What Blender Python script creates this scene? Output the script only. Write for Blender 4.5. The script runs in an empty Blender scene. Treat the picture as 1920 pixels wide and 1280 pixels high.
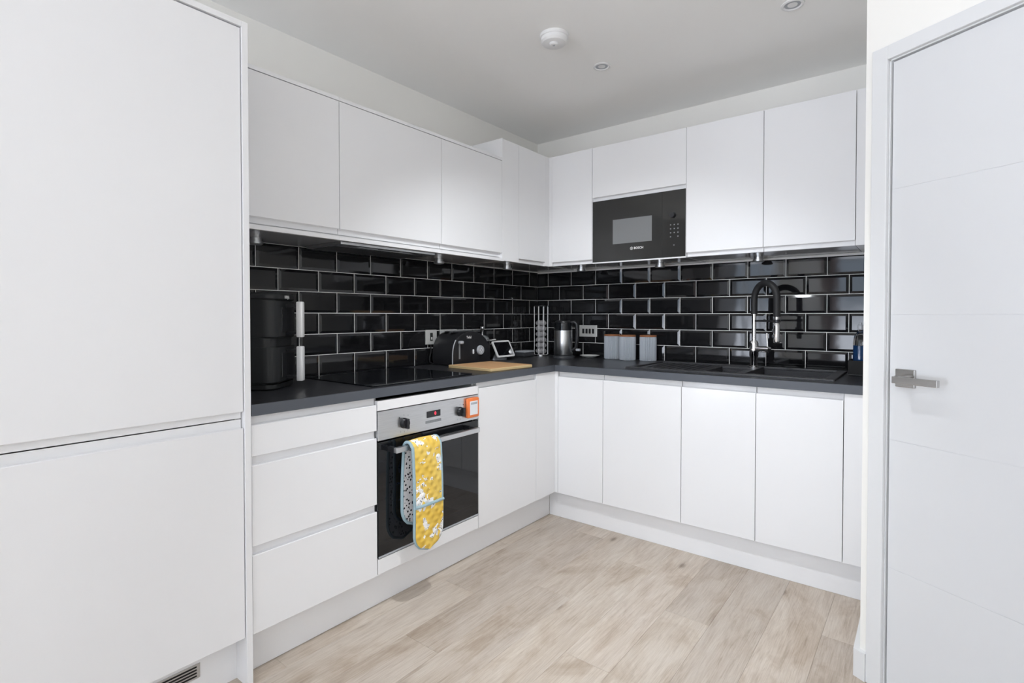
import bpy, bmesh, math, random
from mathutils import Vector, Matrix
random.seed(7)
SC = bpy.context.scene
COL = SC.collection
R = math.radians

# ------------------------------------------------------------------ camera
cam = bpy.data.cameras.new('camera'); cam_o = bpy.data.objects.new('camera', cam); COL.objects.link(cam_o)
cam_o.location = (2.3425, -3.2558, 1.2047)
cam_o.rotation_euler = (R(90 - 0.981), 0, R(37.689))
cam.sensor_width = 36.0; cam.sensor_fit = 'HORIZONTAL'
cam.lens = 987.35 * 36.0 / 1920.0
cam.shift_x = -14.15 / 1920.0
cam.shift_y = -31.16 / 1920.0
cam.clip_start = 0.02
SC.camera = cam_o

# ------------------------------------------------------------------ sky, daylight, exposure
world = bpy.data.worlds.new('sky'); SC.world = world; world.use_nodes = True
wn = world.node_tree; bg = wn.nodes['Background']
# soft overcast sky; lower half given added brightness to light the ceiling
tcw = wn.nodes.new('ShaderNodeTexCoord'); sep = wn.nodes.new('ShaderNodeSeparateXYZ'); wn.links.new(tcw.outputs['Generated'], sep.inputs[0])
mr = wn.nodes.new('ShaderNodeMapRange'); mr.inputs[1].default_value = -1; mr.inputs[2].default_value = 1; wn.links.new(sep.outputs['Z'], mr.inputs[0])
wr = wn.nodes.new('ShaderNodeValToRGB'); wn.links.new(mr.outputs[0], wr.inputs['Fac'])
we = wr.color_ramp.elements
we[0].position = .0; we[0].color = (3.15, 3.38, 3.82, 1)
we[1].position = 1.0; we[1].color = (1.02, 1.32, 1.72, 1)
e = we.new(.485); e.color = (3.15, 3.38, 3.82, 1)
e = we.new(.515); e.color = (.80, .95, 1.15, 1)
e = we.new(.70); e.color = (.96, 1.18, 1.50, 1)
wn.links.new(wr.outputs[0], bg.inputs[0])
bg.inputs[1].default_value = 3.0
FILL_W = 120.0     # power of the added fill downlight
def window_portal(loc, rot, sx, sz):
    a = bpy.data.lights.new('window_portal', 'AREA'); a.shape = 'RECTANGLE'; a.size = sx; a.size_y = sz
    a.cycles.is_portal = True
    o = bpy.data.objects.new('window_portal', a); COL.objects.link(o)
    o.location = loc; o.rotation_euler = rot
    return o
window_portal((1.75, -8.82, 1.22), (R(90), 0, 0), 1.7, 2.32)
window_portal((4.02, -8.1, 1.2), (R(90), 0, R(90)), .8, 2.3)
window_portal((-.04, -6.6, 1.2), (R(90), 0, R(-90)), 3.4, 2.3)
SC.view_settings.view_transform = 'Standard'; SC.view_settings.look = 'None'
SC.view_settings.gamma = 1.0; SC.view_settings.use_curve_mapping = False
SC.view_settings.exposure = 0.03
SC.cycles.use_denoising = True
SC.cycles.max_bounces = 10; SC.cycles.diffuse_bounces = 7; SC.cycles.glossy_bounces = 5
SC.cycles.use_adaptive_sampling = True; SC.cycles.adaptive_threshold = 0.03
SC.cycles.transmission_bounces = 8; SC.cycles.sample_clamp_indirect = 8.0

# ------------------------------------------------------------------ materials
def mat(name, col, rough=.5, metal=0, spec=.5, coat=0, coat_rough=.05, trans=0, ior=1.45, emit=None, es=0):
    m = bpy.data.materials.new(name); m.use_nodes = True
    b = m.node_tree.nodes['Principled BSDF']
    b.inputs['Base Color'].default_value = (*col, 1); b.inputs['Roughness'].default_value = rough
    b.inputs['Metallic'].default_value = metal; b.inputs['Specular IOR Level'].default_value = spec
    b.inputs['Coat Weight'].default_value = coat; b.inputs['Coat Roughness'].default_value = coat_rough
    b.inputs['Transmission Weight'].default_value = trans; b.inputs['IOR'].default_value = ior
    if emit: b.inputs['Emission Color'].default_value = (*emit, 1); b.inputs['Emission Strength'].default_value = es
    return m
def N(m, t): return m.node_tree.nodes.new(t)
def LK(m, a, b): m.node_tree.links.new(a, b)
def bsdf(m): return m.node_tree.nodes['Principled BSDF']
def coords(m, kind='Object', scale=(1, 1, 1), rot=(0, 0, 0)):
    tc = N(m, 'ShaderNodeTexCoord'); mp = N(m, 'ShaderNodeMapping')
    mp.inputs['Scale'].default_value = scale; mp.inputs['Rotation'].default_value = rot
    LK(m, tc.outputs[kind], mp.inputs['Vector']); return mp.outputs['Vector']
def noise(m, vec, scale, detail=4, rough=.55, dist=0):
    n = N(m, 'ShaderNodeTexNoise'); n.inputs['Scale'].default_value = scale; n.inputs['Detail'].default_value = detail
    n.inputs['Roughness'].default_value = rough; n.inputs['Distortion'].default_value = dist
    LK(m, vec, n.inputs['Vector']); return n.outputs['Fac']
def ramp(m, fac, stops):
    r = N(m, 'ShaderNodeValToRGB'); e = r.color_ramp.elements
    while len(e) < len(stops): e.new(.5)
    for i, (p_, c) in enumerate(stops): e[i].position = p_; e[i].color = (*c, 1)
    LK(m, fac, r.inputs['Fac']); return r.outputs['Color']
def mixc(m, fac, a, b, mode='MIX'):
    x = N(m, 'ShaderNodeMix'); x.data_type = 'RGBA'; x.blend_type = mode
    if isinstance(fac, (int, float)): x.inputs[0].default_value = fac
    else: LK(m, fac, x.inputs[0])
    for i, v in ((6, a), (7, b)):
        if isinstance(v, tuple): x.inputs[i].default_value = (*v, 1)
        else: LK(m, v, x.inputs[i])
    return x.outputs[2]
def bump(m, h, strength, dist=.01):
    b = N(m, 'ShaderNodeBump'); b.inputs['Strength'].default_value = strength; b.inputs['Distance'].default_value = dist
    LK(m, h, b.inputs['Height']); LK(m, b.outputs['Normal'], bsdf(m).inputs['Normal'])

M = {}
M['gloss_white'] = mat('gloss_white', (.83, .83, .84), .16, spec=.45)
M['carcass'] = mat('carcass_white', (.78, .78, .78), .35)
M['wall'] = mat('wall_paint', (.87, .855, .815), .9, spec=.2)
M['ceiling'] = mat('ceiling_paint', (.935, .93, .915), .95, spec=.15)
for k in ('wall', 'ceiling'):
    m = M[k]; bump(m, noise(m, coords(m), 350, 2), .03, .002)
M['trim'] = mat('white_satin_paint', (.72, .725, .73), .32)
M['door'] = mat('white_primed_door', (.68, .685, .695), .38)
M['tile'] = mat('black_glazed_ceramic', (.010, .010, .011), .055, spec=.55)
m = M['tile']; oi = N(m, 'ShaderNodeObjectInfo')
bump(m, noise(m, coords(m), 14, 1), .05, .004)
M['grout'] = mat('grout', (.88, .87, .85), .9)
M['worktop'] = mat('charcoal_laminate', (.03, .03, .033), .30)
M['worktop_edge_lit'] = mat('lit_laminate_edge', (.080, .088, .104), .42)  # worktop front lighter than its top: window light painted into the colour
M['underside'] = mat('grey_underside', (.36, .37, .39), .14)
m = M['worktop']; v = coords(m)
LK(m, ramp(m, noise(m, v, 190, 3, .7), [(.35, (.018, .018, .021)), (.7, (.040, .041, .046))]), bsdf(m).inputs['Base Color'])
bump(m, noise(m, v, 260, 2), .08, .001)
M['steel'] = mat('brushed_steel', (.62, .63, .64), .3, 1)
m = M['steel']; LK(m, ramp(m, noise(m, coords(m, scale=(1, 3, 220)), 4, 3), [(.3, (.56, .57, .58)), (.7, (.68, .69, .70))]), bsdf(m).inputs['Base Color'])
M['plate'] = mat('satin_steel_plate', (.66, .66, .64), .38, .35)
M['bright_rod'] = mat('bright_silver', (.86, .86, .86), .22, .1)
M['chrome'] = mat('chrome', (.86, .86, .87), .07, 1)
M['satin_chrome'] = mat('satin_nickel', (.50, .49, .48), .22, 1)
M['black_glass'] = mat('black_glass', (.008, .009, .011), .03, spec=.6)
M['micro_glass'] = mat('smoked_glass', (.022, .022, .021), .05, spec=.6)
M['micro_window'] = mat('smoked_window', (.19, .195, .20), .12)
M['black_plastic'] = mat('black_plastic', (.017, .017, .019), .33)
M['black_matte'] = mat('black_matte', (.016, .017, .018), .5)
M['black_rubber'] = mat('black_rubber', (.015, .015, .016), .6)
M['dark_gap'] = mat('dark_cavity', (.012, .012, .012), .8)
M['dark_grey'] = mat('dark_grey_plastic', (.055, .058, .065), .4)
M['grey_plastic'] = mat('pale_grey_plastic', (.42, .44, .47), .45)
M['white_plastic'] = mat('white_plastic', (.80, .80, .80), .4)
M['white_ceramic'] = mat('white_ceramic', (.82, .82, .80), .15)
M['composite'] = mat('black_granite_composite', (.03, .031, .034), .42)
m = M['composite']; LK(m, ramp(m, noise(m, coords(m), 420, 2), [(.4, (.022, .022, .025)), (.75, (.075, .075, .08))]), bsdf(m).inputs['Base Color'])
M['orange'] = mat('orange_plastic', (.87, .22, .06), .35)
M['label_white'] = mat('timer_face', (.78, .80, .83), .35)
M['red_led'] = mat('red_led', (.5, .01, .02), .4, emit=(1, .03, .06), es=3.0)
M['fill_lens'] = mat('fill_lens', (.8, .8, .8), .4, emit=(.95, .97, 1.0), es=12.0)  # glowing lens of the added fill downlight
M['print_white'] = mat('white_print', (.72, .72, .72), .5)
M['print_grey'] = mat('grey_print', (.23, .24, .25), .5)
M['glass'] = mat('clear_glass', (1, 1, 1), .02, trans=1, ior=1.45)
M['lid_glass'] = mat('lid_glass', (.80, .84, .85), .03, trans=.85, ior=1.45)
M['blue_liquid'] = mat('blue_liquid', (.02, .10, .30), .1, trans=.25, ior=1.34)
M['pod_foil'] = mat('pod_foil', (.46, .45, .46), .4, .3)
M['pod_dark'] = mat('pod_dark_foil', (.22, .21, .22), .3, .6)
M['canister'] = mat('grey_enamel', (.37, .40, .44), .42)
M['acacia'] = mat('acacia_wood', (.30, .12, .05), .5)
M['curtain'] = mat('curtain_cloth', (.60, .50, .47), .9)
M['brick_red'] = mat('facade_brick', (.33, .17, .13), .9)
M['paving'] = mat('paving', (.35, .35, .34), .9)
M['tree'] = mat('foliage', (.05, .11, .03), .8)
M['screen'] = mat('display_screen', (.006, .006, .008), .06, spec=.5)
M['socket_green'] = mat('switch_insert', (.03, .032, .03), .3)
# bamboo
m = M['bamboo'] = mat('bamboo', (.62, .36, .17), .5); v = coords(m)
br = N(m, 'ShaderNodeTexBrick'); br.inputs['Scale'].default_value = 1.0; br.offset = .37
br.inputs['Brick Width'].default_value = .13; br.inputs['Row Height'].default_value = .018; br.inputs['Mortar Size'].default_value = .0004
br.inputs['Color1'].default_value = (.66, .36, .17, 1); br.inputs['Color2'].default_value = (.54, .27, .12, 1); br.inputs['Mortar'].default_value = (.42, .2, .08, 1)
LK(m, v, br.inputs['Vector'])
LK(m, mixc(m, noise(m, coords(m, scale=(6, 60, 20)), 5, 4), br.outputs['Color'], (.74, .47, .24)), bsdf(m).inputs['Base Color'])
m = M['bamboo_edge'] = mat('bamboo_edge', (.66, .50, .27), .55)
LK(m, mixc(m, noise(m, coords(m, scale=(30, 30, 300)), 4), (.58, .42, .2), (.72, .56, .32)), bsdf(m).inputs['Base Color'])
# wood vinyl plank
def plank_material(name, per_object):
    m = mat(name, (.42, .36, .30), .42, spec=.4); tc = N(m, 'ShaderNodeTexCoord')
    vec = tc.outputs['Object']
    if per_object:
        oi = N(m, 'ShaderNodeObjectInfo'); mul = N(m, 'ShaderNodeVectorMath'); mul.operation = 'SCALE'
        cb = N(m, 'ShaderNodeCombineXYZ')
        for i in range(3): LK(m, oi.outputs['Random'], cb.inputs[i])
        LK(m, cb.outputs[0], mul.inputs[0]); mul.inputs['Scale'].default_value = 37.0
        ad = N(m, 'ShaderNodeVectorMath'); ad.operation = 'ADD'; LK(m, vec, ad.inputs[0]); LK(m, mul.outputs[0], ad.inputs[1]); vec = ad.outputs[0]
    def mp(sc):
        n = N(m, 'ShaderNodeMapping'); n.inputs['Scale'].default_value = sc; LK(m, vec, n.inputs['Vector']); return n.outputs['Vector']
    broad = noise(m, mp((8, 2.0, 1)), 1.0, 6, .62, 1.3)
    patch = noise(m, mp((5.5, 3.2, 1)), 1.0, 4, .6, .8)
    grain = noise(m, mp((62, 4.5, 1)), 1.3, 5, .7, .8)
    fine = noise(m, mp((320, 9, 1)), 1.0, 3, .6)
    c1 = ramp(m, broad, [(.30, (.335, .265, .20)), (.45, (.49, .42, .35)), (.58, (.595, .535, .465)), (.75, (.64, .585, .52))])
    c2 = ramp(m, grain, [(.30, (.31, .245, .185)), (.48, (.545, .475, .405)), (.70, (.66, .605, .54))])
    c = mixc(m, .5, c1, c2)
    c = mixc(m, .20, c, ramp(m, fine, [(.35, (.30, .245, .19)), (.6, (.66, .60, .54))]))
    c = mixc(m, .6, c, ramp(m, patch, [(.32, (.70, .62, .53)), (.47, (.97, .95, .92)), (.62, (1, 1, 1))]), 'MULTIPLY')
    vo = N(m, 'ShaderNodeTexVoronoi'); vo.inputs['Scale'].default_value = 1.0; LK(m, mp((5.0, 2.2, 1)), vo.inputs['Vector'])
    knot = ramp(m, vo.outputs['Distance'], [(.03, (.36, .31, .27)), (.085, (.86, .83, .80)), (.16, (1, 1, 1))])
    c = mixc(m, .8, c, knot, 'MULTIPLY')
    if per_object:
        t = ramp(m, oi.outputs['Random'], [(0, (.91, .90, .90)), (.5, (1, .99, .98)), (1, (1.05, 1.04, 1.04))])
        c = mixc(m, 1.0, c, t, 'MULTIPLY')
    LK(m, c, bsdf(m).inputs['Base Color'])
    bump(m, grain, .12, .002)
    return m
M['plank'] = plank_material('vinyl_oak_plank', True)
M['floor'] = plank_material('vinyl_oak_floor', False)
# oven glove fabrics
m = M['glove_yellow'] = mat('glove_yellow_print', (.80, .55, .10), .85, spec=.2); v = coords(m)
blob = noise(m, coords(m, scale=(1, 1, 1)), 19, 3, .5, .6)
spots = N(m, 'ShaderNodeTexVoronoi'); spots.inputs['Scale'].default_value = 95; LK(m, v, spots.inputs['Vector'])
sp = ramp(m, spots.outputs['Distance'], [(.22, (.05, .05, .06)), (.30, (.88, .87, .85))])
msk = N(m, 'ShaderNodeMath'); msk.operation = 'GREATER_THAN'; msk.inputs[1].default_value = .555; LK(m, blob, msk.inputs[0])
yel = ramp(m, noise(m, v, 9, 3), [(.3, (.78, .50, .075)), (.7, (.84, .62, .17))])
LK(m, mixc(m, msk.outputs[0], yel, sp), bsdf(m).inputs['Base Color'])
w1 = N(m, 'ShaderNodeTexWave'); w1.inputs['Scale'].default_value = 9.5; LK(m, coords(m, rot=(R(45), 0, 0)), w1.inputs['Vector']); w1.bands_direction = 'Y'
w2 = N(m, 'ShaderNodeTexWave'); w2.inputs['Scale'].default_value = 9.5; LK(m, coords(m, rot=(R(-45), 0, 0)), w2.inputs['Vector']); w2.bands_direction = 'Y'
mn = N(m, 'ShaderNodeMath'); mn.operation = 'MULTIPLY'; LK(m, w1.outputs['Fac'], mn.inputs[0]); LK(m, w2.outputs['Fac'], mn.inputs[1])
bump(m, mn.outputs[0], .7, .006)
m = M['glove_dots'] = mat('glove_dot_lining', (.8, .8, .8), .85, spec=.2)
vo = N(m, 'ShaderNodeTexVoronoi'); vo.inputs['Scale'].default_value = 75; LK(m, coords(m), vo.inputs['Vector'])
LK(m, ramp(m, vo.outputs['Distance'], [(.30, (.02, .02, .025)), (.36, (.82, .81, .82))]), bsdf(m).inputs['Base Color'])
M['binding'] = mat('blue_grey_binding', (.33, .45, .50), .85, spec=.2)

# ------------------------------------------------------------------ mesh helpers
def bx(bm, x0, x1, y0, y1, z0, z1, bev=0):
    vs = [bm.verts.new((x, y, z)) for x in (x0, x1) for y in (y0, y1) for z in (z0, z1)]
    f = []
    for q in ((0, 1, 3, 2), (4, 6, 7, 5), (0, 4, 5, 1), (2, 3, 7, 6), (0, 2, 6, 4), (1, 5, 7, 3)):
        f.append(bm.faces.new([vs[i] for i in q]))
    if bev:
        es = list({e for ff in f for e in ff.edges})
        bmesh.ops.bevel(bm, geom=es, offset=bev, segments=2, profile=.5, affect='EDGES', clamp_overlap=True)
    return bm
def box(x0, x1, y0, y1, z0, z1, bev=0): return bx(bmesh.new(), x0, x1, y0, y1, z0, z1, bev)
def rb(run, s0, s1, d0, d1, z0, z1, bev=0, bm=None):
    """box in a run's frame: s along the wall, d out from it"""
    bm = bm or bmesh.new()
    if run == 'L': return bx(bm, d0, d1, s0, s1, z0, z1, bev)
    return bx(bm, s0, s1, -d1, -d0, z0, z1, bev)
def rp(run, s, d, z): return Vector((d, s, z)) if run == 'L' else Vector((s, -d, z))
def extrude(run, prof, s0, s1, bm=None):
    bm = bm or bmesh.new()
    a = [bm.verts.new(rp(run, s0, d, z)) for d, z in prof]; b = [bm.verts.new(rp(run, s1, d, z)) for d, z in prof]
    n = len(prof)
    for i in range(n): bm.faces.new((a[i], a[(i + 1) % n], b[(i + 1) % n], b[i]))
    bm.faces.new(a); bm.faces.new(b[::-1]); return bm
def lathe(prof, cx, cy, seg=32, bm=None, ribs=0, ribd=0, close=True):
    bm = bm or bmesh.new(); rings = []
    for r_, z in prof:
        ring = []
        for i in range(seg):
            a = 2 * math.pi * i / seg
            rr = r_ * (1 - ribd * (1 if i % 2 else 0)) if ribs else r_
            ring.append(bm.verts.new((cx + rr * math.cos(a), cy + rr * math.sin(a), z)))
        rings.append(ring)
    for k in range(len(rings) - 1):
        for i in range(seg):
            j = (i + 1) % seg; bm.faces.new((rings[k][i], rings[k][j], rings[k + 1][j], rings[k + 1][i]))
    if close: bm.faces.new(rings[0][::-1]); bm.faces.new(rings[-1])
    return bm
def tube(pts, rad, seg=10, closed=False, bm=None, flat=1.0):
    bm = bm or bmesh.new(); P = [Vector(p) for p in pts]; n = len(P); rings = []; up = None
    for i in range(n):
        t = (P[(i + 1) % n] - P[i - 1]) if closed or 0 < i < n - 1 else (P[1] - P[0] if i == 0 else P[-1] - P[-2])
        t.normalize()
        if up is None:
            up = Vector((0, 0, 1)) if abs(t.z) < .9 else Vector((0, 1, 0))
        up = (up - t * up.dot(t)).normalized(); sd = t.cross(up)
        r_ = rad[i] if isinstance(rad, (list, tuple)) else rad
        rings.append([bm.verts.new(P[i] + (sd * math.cos(2 * math.pi * k / seg) + up * math.sin(2 * math.pi * k / seg) * flat) * r_) for k in range(seg)])
    m_ = n if closed else n - 1
    for i in range(m_):
        a, b = rings[i], rings[(i + 1) % n]
        for k in range(seg): bm.faces.new((a[k], a[(k + 1) % seg], b[(k + 1) % seg], b[k]))
    if not closed: bm.faces.new(rings[0][::-1]); bm.faces.new(rings[-1])
    return bm
def cyl(p0, p1, r_, seg=20, bm=None): return tube([p0, p1], r_, seg, bm=bm)
def mesh_of(bm, name, m, smooth=None):
    bmesh.ops.recalc_face_normals(bm, faces=bm.faces[:])
    me = bpy.data.meshes.new(name); bm.to_mesh(me); bm.free()
    if m is not None: me.materials.append(m)
    if smooth is not None:
        me.polygons.foreach_set('use_smooth', [True] * len(me.polygons)); me.set_sharp_from_angle(angle=R(smooth))
    return me
WL = {}
def obj(name, bm, m, parent=None, smooth=None, kind=None, label=None):
    me = mesh_of(bm, name, M[m] if isinstance(m, str) else m, smooth)
    o = bpy.data.objects.new(name, me); COL.objects.link(o)
    org = Vector((0, 0, 0))
    if parent is not None:
        o.parent = parent; org = WL[parent.name]
        if org.length: me.transform(Matrix.Translation(-org))
    WL[o.name] = org
    if kind: o['kind'] = kind
    if label: o['label'] = label
    return o
def tag(o, label, cat, group=None):
    o['label'] = label; o['category'] = cat
    if group: o['group'] = group
    return o
def thing(name, label, cat, loc, group=None):
    o = bpy.data.objects.new(name, None); COL.objects.link(o); o.location = loc; o.empty_display_size = .05
    WL[o.name] = Vector(loc); return tag(o, label, cat, group)
def single(name, bm, m, label, cat, smooth=None, group=None):
    return tag(obj(name, bm, m, None, smooth), label, cat, group)
def struct(name, bm, m, parent=None): return obj(name, bm, m, parent, kind='structure')
def text_mesh(name, body, size, m, parent, origin, xdir, ydir, depth=.0004, align='CENTER', bold=0):
    c = bpy.data.curves.new(name, 'FONT'); c.body = body; c.size = size; c.extrude = depth; c.align_x = align; c.align_y = 'CENTER'; c.offset = bold
    c.resolution_u = 2
    t = bpy.data.objects.new(name, c); COL.objects.link(t)
    bpy.context.view_layer.update()
    me = bpy.data.meshes.new_from_object(t); bpy.data.objects.remove(t); bpy.data.curves.remove(c)
    x = Vector(xdir).normalized(); y = Vector(ydir).normalized(); z = x.cross(y)
    mt = Matrix(((x.x, y.x, z.x, origin[0]), (x.y, y.y, z.y, origin[1]), (x.z, y.z, z.z, origin[2]), (0, 0, 0, 1)))
    me.transform(mt); me.materials.clear(); me.materials.append(M[m])
    o = bpy.data.objects.new(name, me); COL.objects.link(o); o.parent = parent
    org = WL[parent.name]; me.transform(Matrix.Translation(-org)); WL[o.name] = org
    return o

# ------------------------------------------------------------------ dimensions (metres, measured from the corner of the two tiled walls)
WT = .916; WTH = .038; DWL, DWB = .6144, .677; DL, DB = .606, .666; PL, PB = .5394, .624
UL, UB = .348, .353; CEIL = 2.5; XR = 2.178; YE = -2.44
FAR = -8.8; XW = 4.0
A30 = R(30); TD = Vector((math.cos(A30), -math.sin(A30), 0)); ND = Vector((-math.sin(A30), -math.cos(A30), 0)); O_ = Vector((XR, -1.178, 0))
def dp(t, n, z): return O_ + TD * t + ND * n + Vector((0, 0, z))
def dbox(t0, t1, n0, n1, z0, z1, bm=None, bev=0):
    b2 = bmesh.new(); bx(b2, t0, t1, n0, n1, z0, z1, bev)
    for v in b2.verts: v.co = dp(v.co.x, v.co.y, v.co.z)
    if bm is None: return b2
    me = bpy.data.meshes.new('tmp'); b2.to_mesh(me); b2.free(); bm.from_mesh(me); bpy.data.meshes.remove(me); return bm

# ------------------------------------------------------------------ room shell
floor = struct('floor', box(-.1, XW + .1, FAR - .1, .1, -.08, -.006), 'floor')
PW, PLN = .178, 1.22
full = None
def plank_mesh(w, l):
    bm = bmesh.new(); c = .0012
    lo = [(0, 0), (w, 0), (w, l), (0, l)]; hi = [(c, c), (w - c, c), (w - c, l - c), (c, l - c)]
    a = [bm.verts.new((x, y, -.0055)) for x, y in lo]; b = [bm.verts.new((x, y, -.0008)) for x, y in lo]; t = [bm.verts.new((x, y, 0)) for x, y in hi]
    for i in range(4):
        j = (i + 1) % 4; bm.faces.new((a[i], a[j], b[j], b[i])); bm.faces.new((b[i], b[j], t[j], t[i]))
    bm.faces.new(t); return mesh_of(bm, 'plank', M['plank'])
pm_full = plank_mesh(PW - .0004, PLN - .0004); cut = {}
offs = [0.55, 1.02, .18, .80, .36, 1.12, .64, .05, .92, .44, .72, .25, 1.06, .50, .86, .14, .60]
x = .44; k = 0
while x < XW:
    y = -.56 - offs[k % len(offs)]
    segs = [(y, min(PLN, -.56 - y))]
    while y > -4.4: y -= PLN; segs.append((y, PLN))
    for y0, l in segs:
        if l < .05: continue
        w = min(PW, XW - x)
        if w < .03: continue
        if l == PLN and w == PW: me = pm_full
        else:
            key = (round(w, 4), round(l, 4)); me = cut.get(key) or cut.setdefault(key, plank_mesh(w - .0004, l - .0004))
        o = bpy.data.objects.new('plank', me); COL.objects.link(o); o.parent = floor; o.location = (x, y0, 0)
    x += PW; k += 1
struct('ceiling', box(-.1, XW + .1, FAR - .1, .1, CEIL, CEIL + .1), 'ceiling')
bm = bmesh.new(); uy0, uy1 = -8.3, -4.9
bx(bm, -.12, 0, FAR - .1, uy0, 0, CEIL); bx(bm, -.12, 0, uy1, .12, 0, CEIL); bx(bm, -.12, 0, uy0, uy1, 0, .05); bx(bm, -.12, 0, uy0, uy1, 2.35, CEIL)
wall_left = struct('wall_left', bm, 'wall')
bm = bmesh.new()
for a in (uy0, uy0 + 1.12, uy0 + 2.24, uy1 - .06): bx(bm, -.10, -.05, a, a + .06, .05, 2.35)
for a in (.05, 2.29): bx(bm, -.10, -.05, uy0, uy1, a, a + .06)
struct('added_window_left', bm, 'trim')  # added window out of view, for more indirect light in the room
wall_back = struct('wall_back', box(0, XW + .1, 0, .12, 0, CEIL), 'wall')
# wall at the window end, with the window opening
bm = bmesh.new(); wx0, wx1, wz0, wz1 = .90, 2.60, .06, 2.38
bx(bm, 0, wx0, FAR - .1, FAR, 0, CEIL); bx(bm, wx1, XW, FAR - .1, FAR, 0, CEIL)
bx(bm, wx0, wx1, FAR - .1, FAR, 0, wz0); bx(bm, wx0, wx1, FAR - .1, FAR, wz1, CEIL)
struct('wall_front', bm, 'wall')
bm = bmesh.new()
for a in (wx0, wx0 + .82, wx1 - .06): bx(bm, a, a + .06, FAR - .08, FAR - .03, wz0, wz1)
for a in (wz0, wz1 - .06): bx(bm, wx0, wx1, FAR - .08, FAR - .03, a, a + .06)
win = struct('window_1', bm, 'trim')
for a, b in ((wx0 + .06, wx0 + .80), (wx0 + .86, wx0 + 1.64), (wx0 + 1.70, wx1 - .06)):
    pass
def curtain(x0, x1, lab):  # added curtains out of view, they tint the tile reflections
    bm = bmesh.new(); n = 48; top, bot = 2.44, .03; A, B_ = [], []
    for i in range(n + 1):
        q = i / n; xx = x0 + (x1 - x0) * q; yy = FAR + .09 + .028 * math.sin(q * 34) + .010 * math.sin(q * 81)
        A.append(bm.verts.new((xx, yy, bot))); B_.append(bm.verts.new((xx, yy, top)))
    for i in range(n): bm.faces.new((A[i], A[i + 1], B_[i + 1], B_[i]))
    bmesh.ops.solidify(bm, geom=bm.faces[:], thickness=.004)
    single('curtain', bm, 'curtain', lab, 'curtain', 60, 'added curtains at the far window')
# angled wall with the door: jamb pieces left and right of the opening and the piece over it
T0, T1, HEAD = .080, .870, 2.006
TE = (XW - XR) / TD.x
bm = bmesh.new()
dbox(0, T0 - .004, -.10, 0, 0, CEIL, bm); dbox(T1 + .004, TE + .05, -.10, 0, 0, CEIL, bm); dbox(T0 - .004, T1 + .004, -.10, 0, HEAD + .004, CEIL, bm)
bx(bm, XR, XR + .10, -1.178, 0, 0, CEIL)
wall_right = struct('wall_right', bm, 'wall')
yend = (O_ + TD * TE).y
bm = bmesh.new(); vy0, vy1, vz0, vz1 = -8.5, -7.7, .05, 2.35
bx(bm, XW, XW + .1, FAR - .1, vy0, 0, CEIL); bx(bm, XW, XW + .1, vy1, yend + .1, 0, CEIL); bx(bm, XW, XW + .1, vy0, vy1, 0, vz0); bx(bm, XW, XW + .1, vy0, vy1, vz1, CEIL)
struct('wall_side', bm, 'wall')
bm = bmesh.new()
for a in (vy0, vy1 - .06): bx(bm, XW + .03, XW + .08, a, a + .06, vz0, vz1)
for a in (vz0, vz1 - .06): bx(bm, XW + .03, XW + .08, vy0, vy1, a, a + .06)
struct('added_window_side', bm, 'trim')  # added window out of view, lifts the light on the left units
# casing
bm = bmesh.new(); cw = .052; ct = .014
for pr in (((T0 - cw, 0), (T0 - .002, HEAD + .0)),):
    dbox(T0 - cw, T0 - .004, 0, ct, 0, HEAD + cw - .004, bm, .002); dbox(T1 + .004, T1 + cw, 0, ct, 0, HEAD + cw - .004, bm, .002)
dbox(T0 - .004, T1 + .004, 0, ct, HEAD + .004, HEAD + cw - .004, bm, .002)
trim1 = struct('trim_1', bm, 'trim')
bm = bmesh.new(); dbox(T0 - .004, T0 + .0, -.10, .001, 0, HEAD, bm); dbox(T1, T1 + .004, -.10, .001, 0, HEAD, bm); dbox(T0, T1, -.10, .001, HEAD, HEAD + .004, bm)
obj('door_lining', bm, 'trim', trim1)
# door leaf: core and five flush boards with grooves between
door = struct('door_1', dbox(T0 + .004, T1 - .004, -.050, -.0052, .008, HEAD - .005), 'door')
gz = [.008, .405, .812, 1.208, 1.602, HEAD - .005]
for i in range(5):
    obj('door_panel', dbox(T0 + .004, T1 - .004, -.0052, -.0040, gz[i] + (.0011 if i else 0), gz[i + 1] - (.0011 if i < 4 else 0), None, .0005), 'door', door)
hr = obj('handle_rose', dbox(.106, .162, -.004, .006, .984, 1.040, None, .0015), 'satin_chrome', door, label='square satin chrome rose')
obj('spindle_collar', cyl(dp(.131, .006, 1.012), dp(.131, .042, 1.012), .010), 'satin_chrome', door, 40)
obj('lever', dbox(.124, .249, .038, .052, .999, 1.020, None, .0012), 'satin_chrome', door, label='flat rectangular door lever')
# skirting at the foot of the angled wall and of its return
bm = bmesh.new(); sk = .018; sh = .092
c0 = O_ + ND * 0
p_out = Vector((XR - sk, 0, 0)); yk = -1.178 - (sk / math.cos(A30)) + sk * math.tan(A30)
prof = [(XR, -.63), (XR - sk, -.63), (XR - sk, yk), (dp(T0 - cw, sk, 0).x, dp(T0 - cw, sk, 0).y), (dp(T0 - cw, 0, 0).x, dp(T0 - cw, 0, 0).y), (XR, -1.178)]
a = [bm.verts.new((x_, y_, 0)) for x_, y_ in prof]; b = [bm.verts.new((x_, y_, sh)) for x_, y_ in prof]
for i in range(6): bm.faces.new((a[i], a[(i + 1) % 6], b[(i + 1) % 6], b[i]))
bm.faces.new(a[::-1]); bm.faces.new(b)
struct('baseboard_right', bm, 'trim')

curtain(.70, .98, 'added pink curtain at the far window, on the tall cabinet side')
curtain(2.46, 2.86, 'added pink curtain at the far window, on the door wall side')
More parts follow.
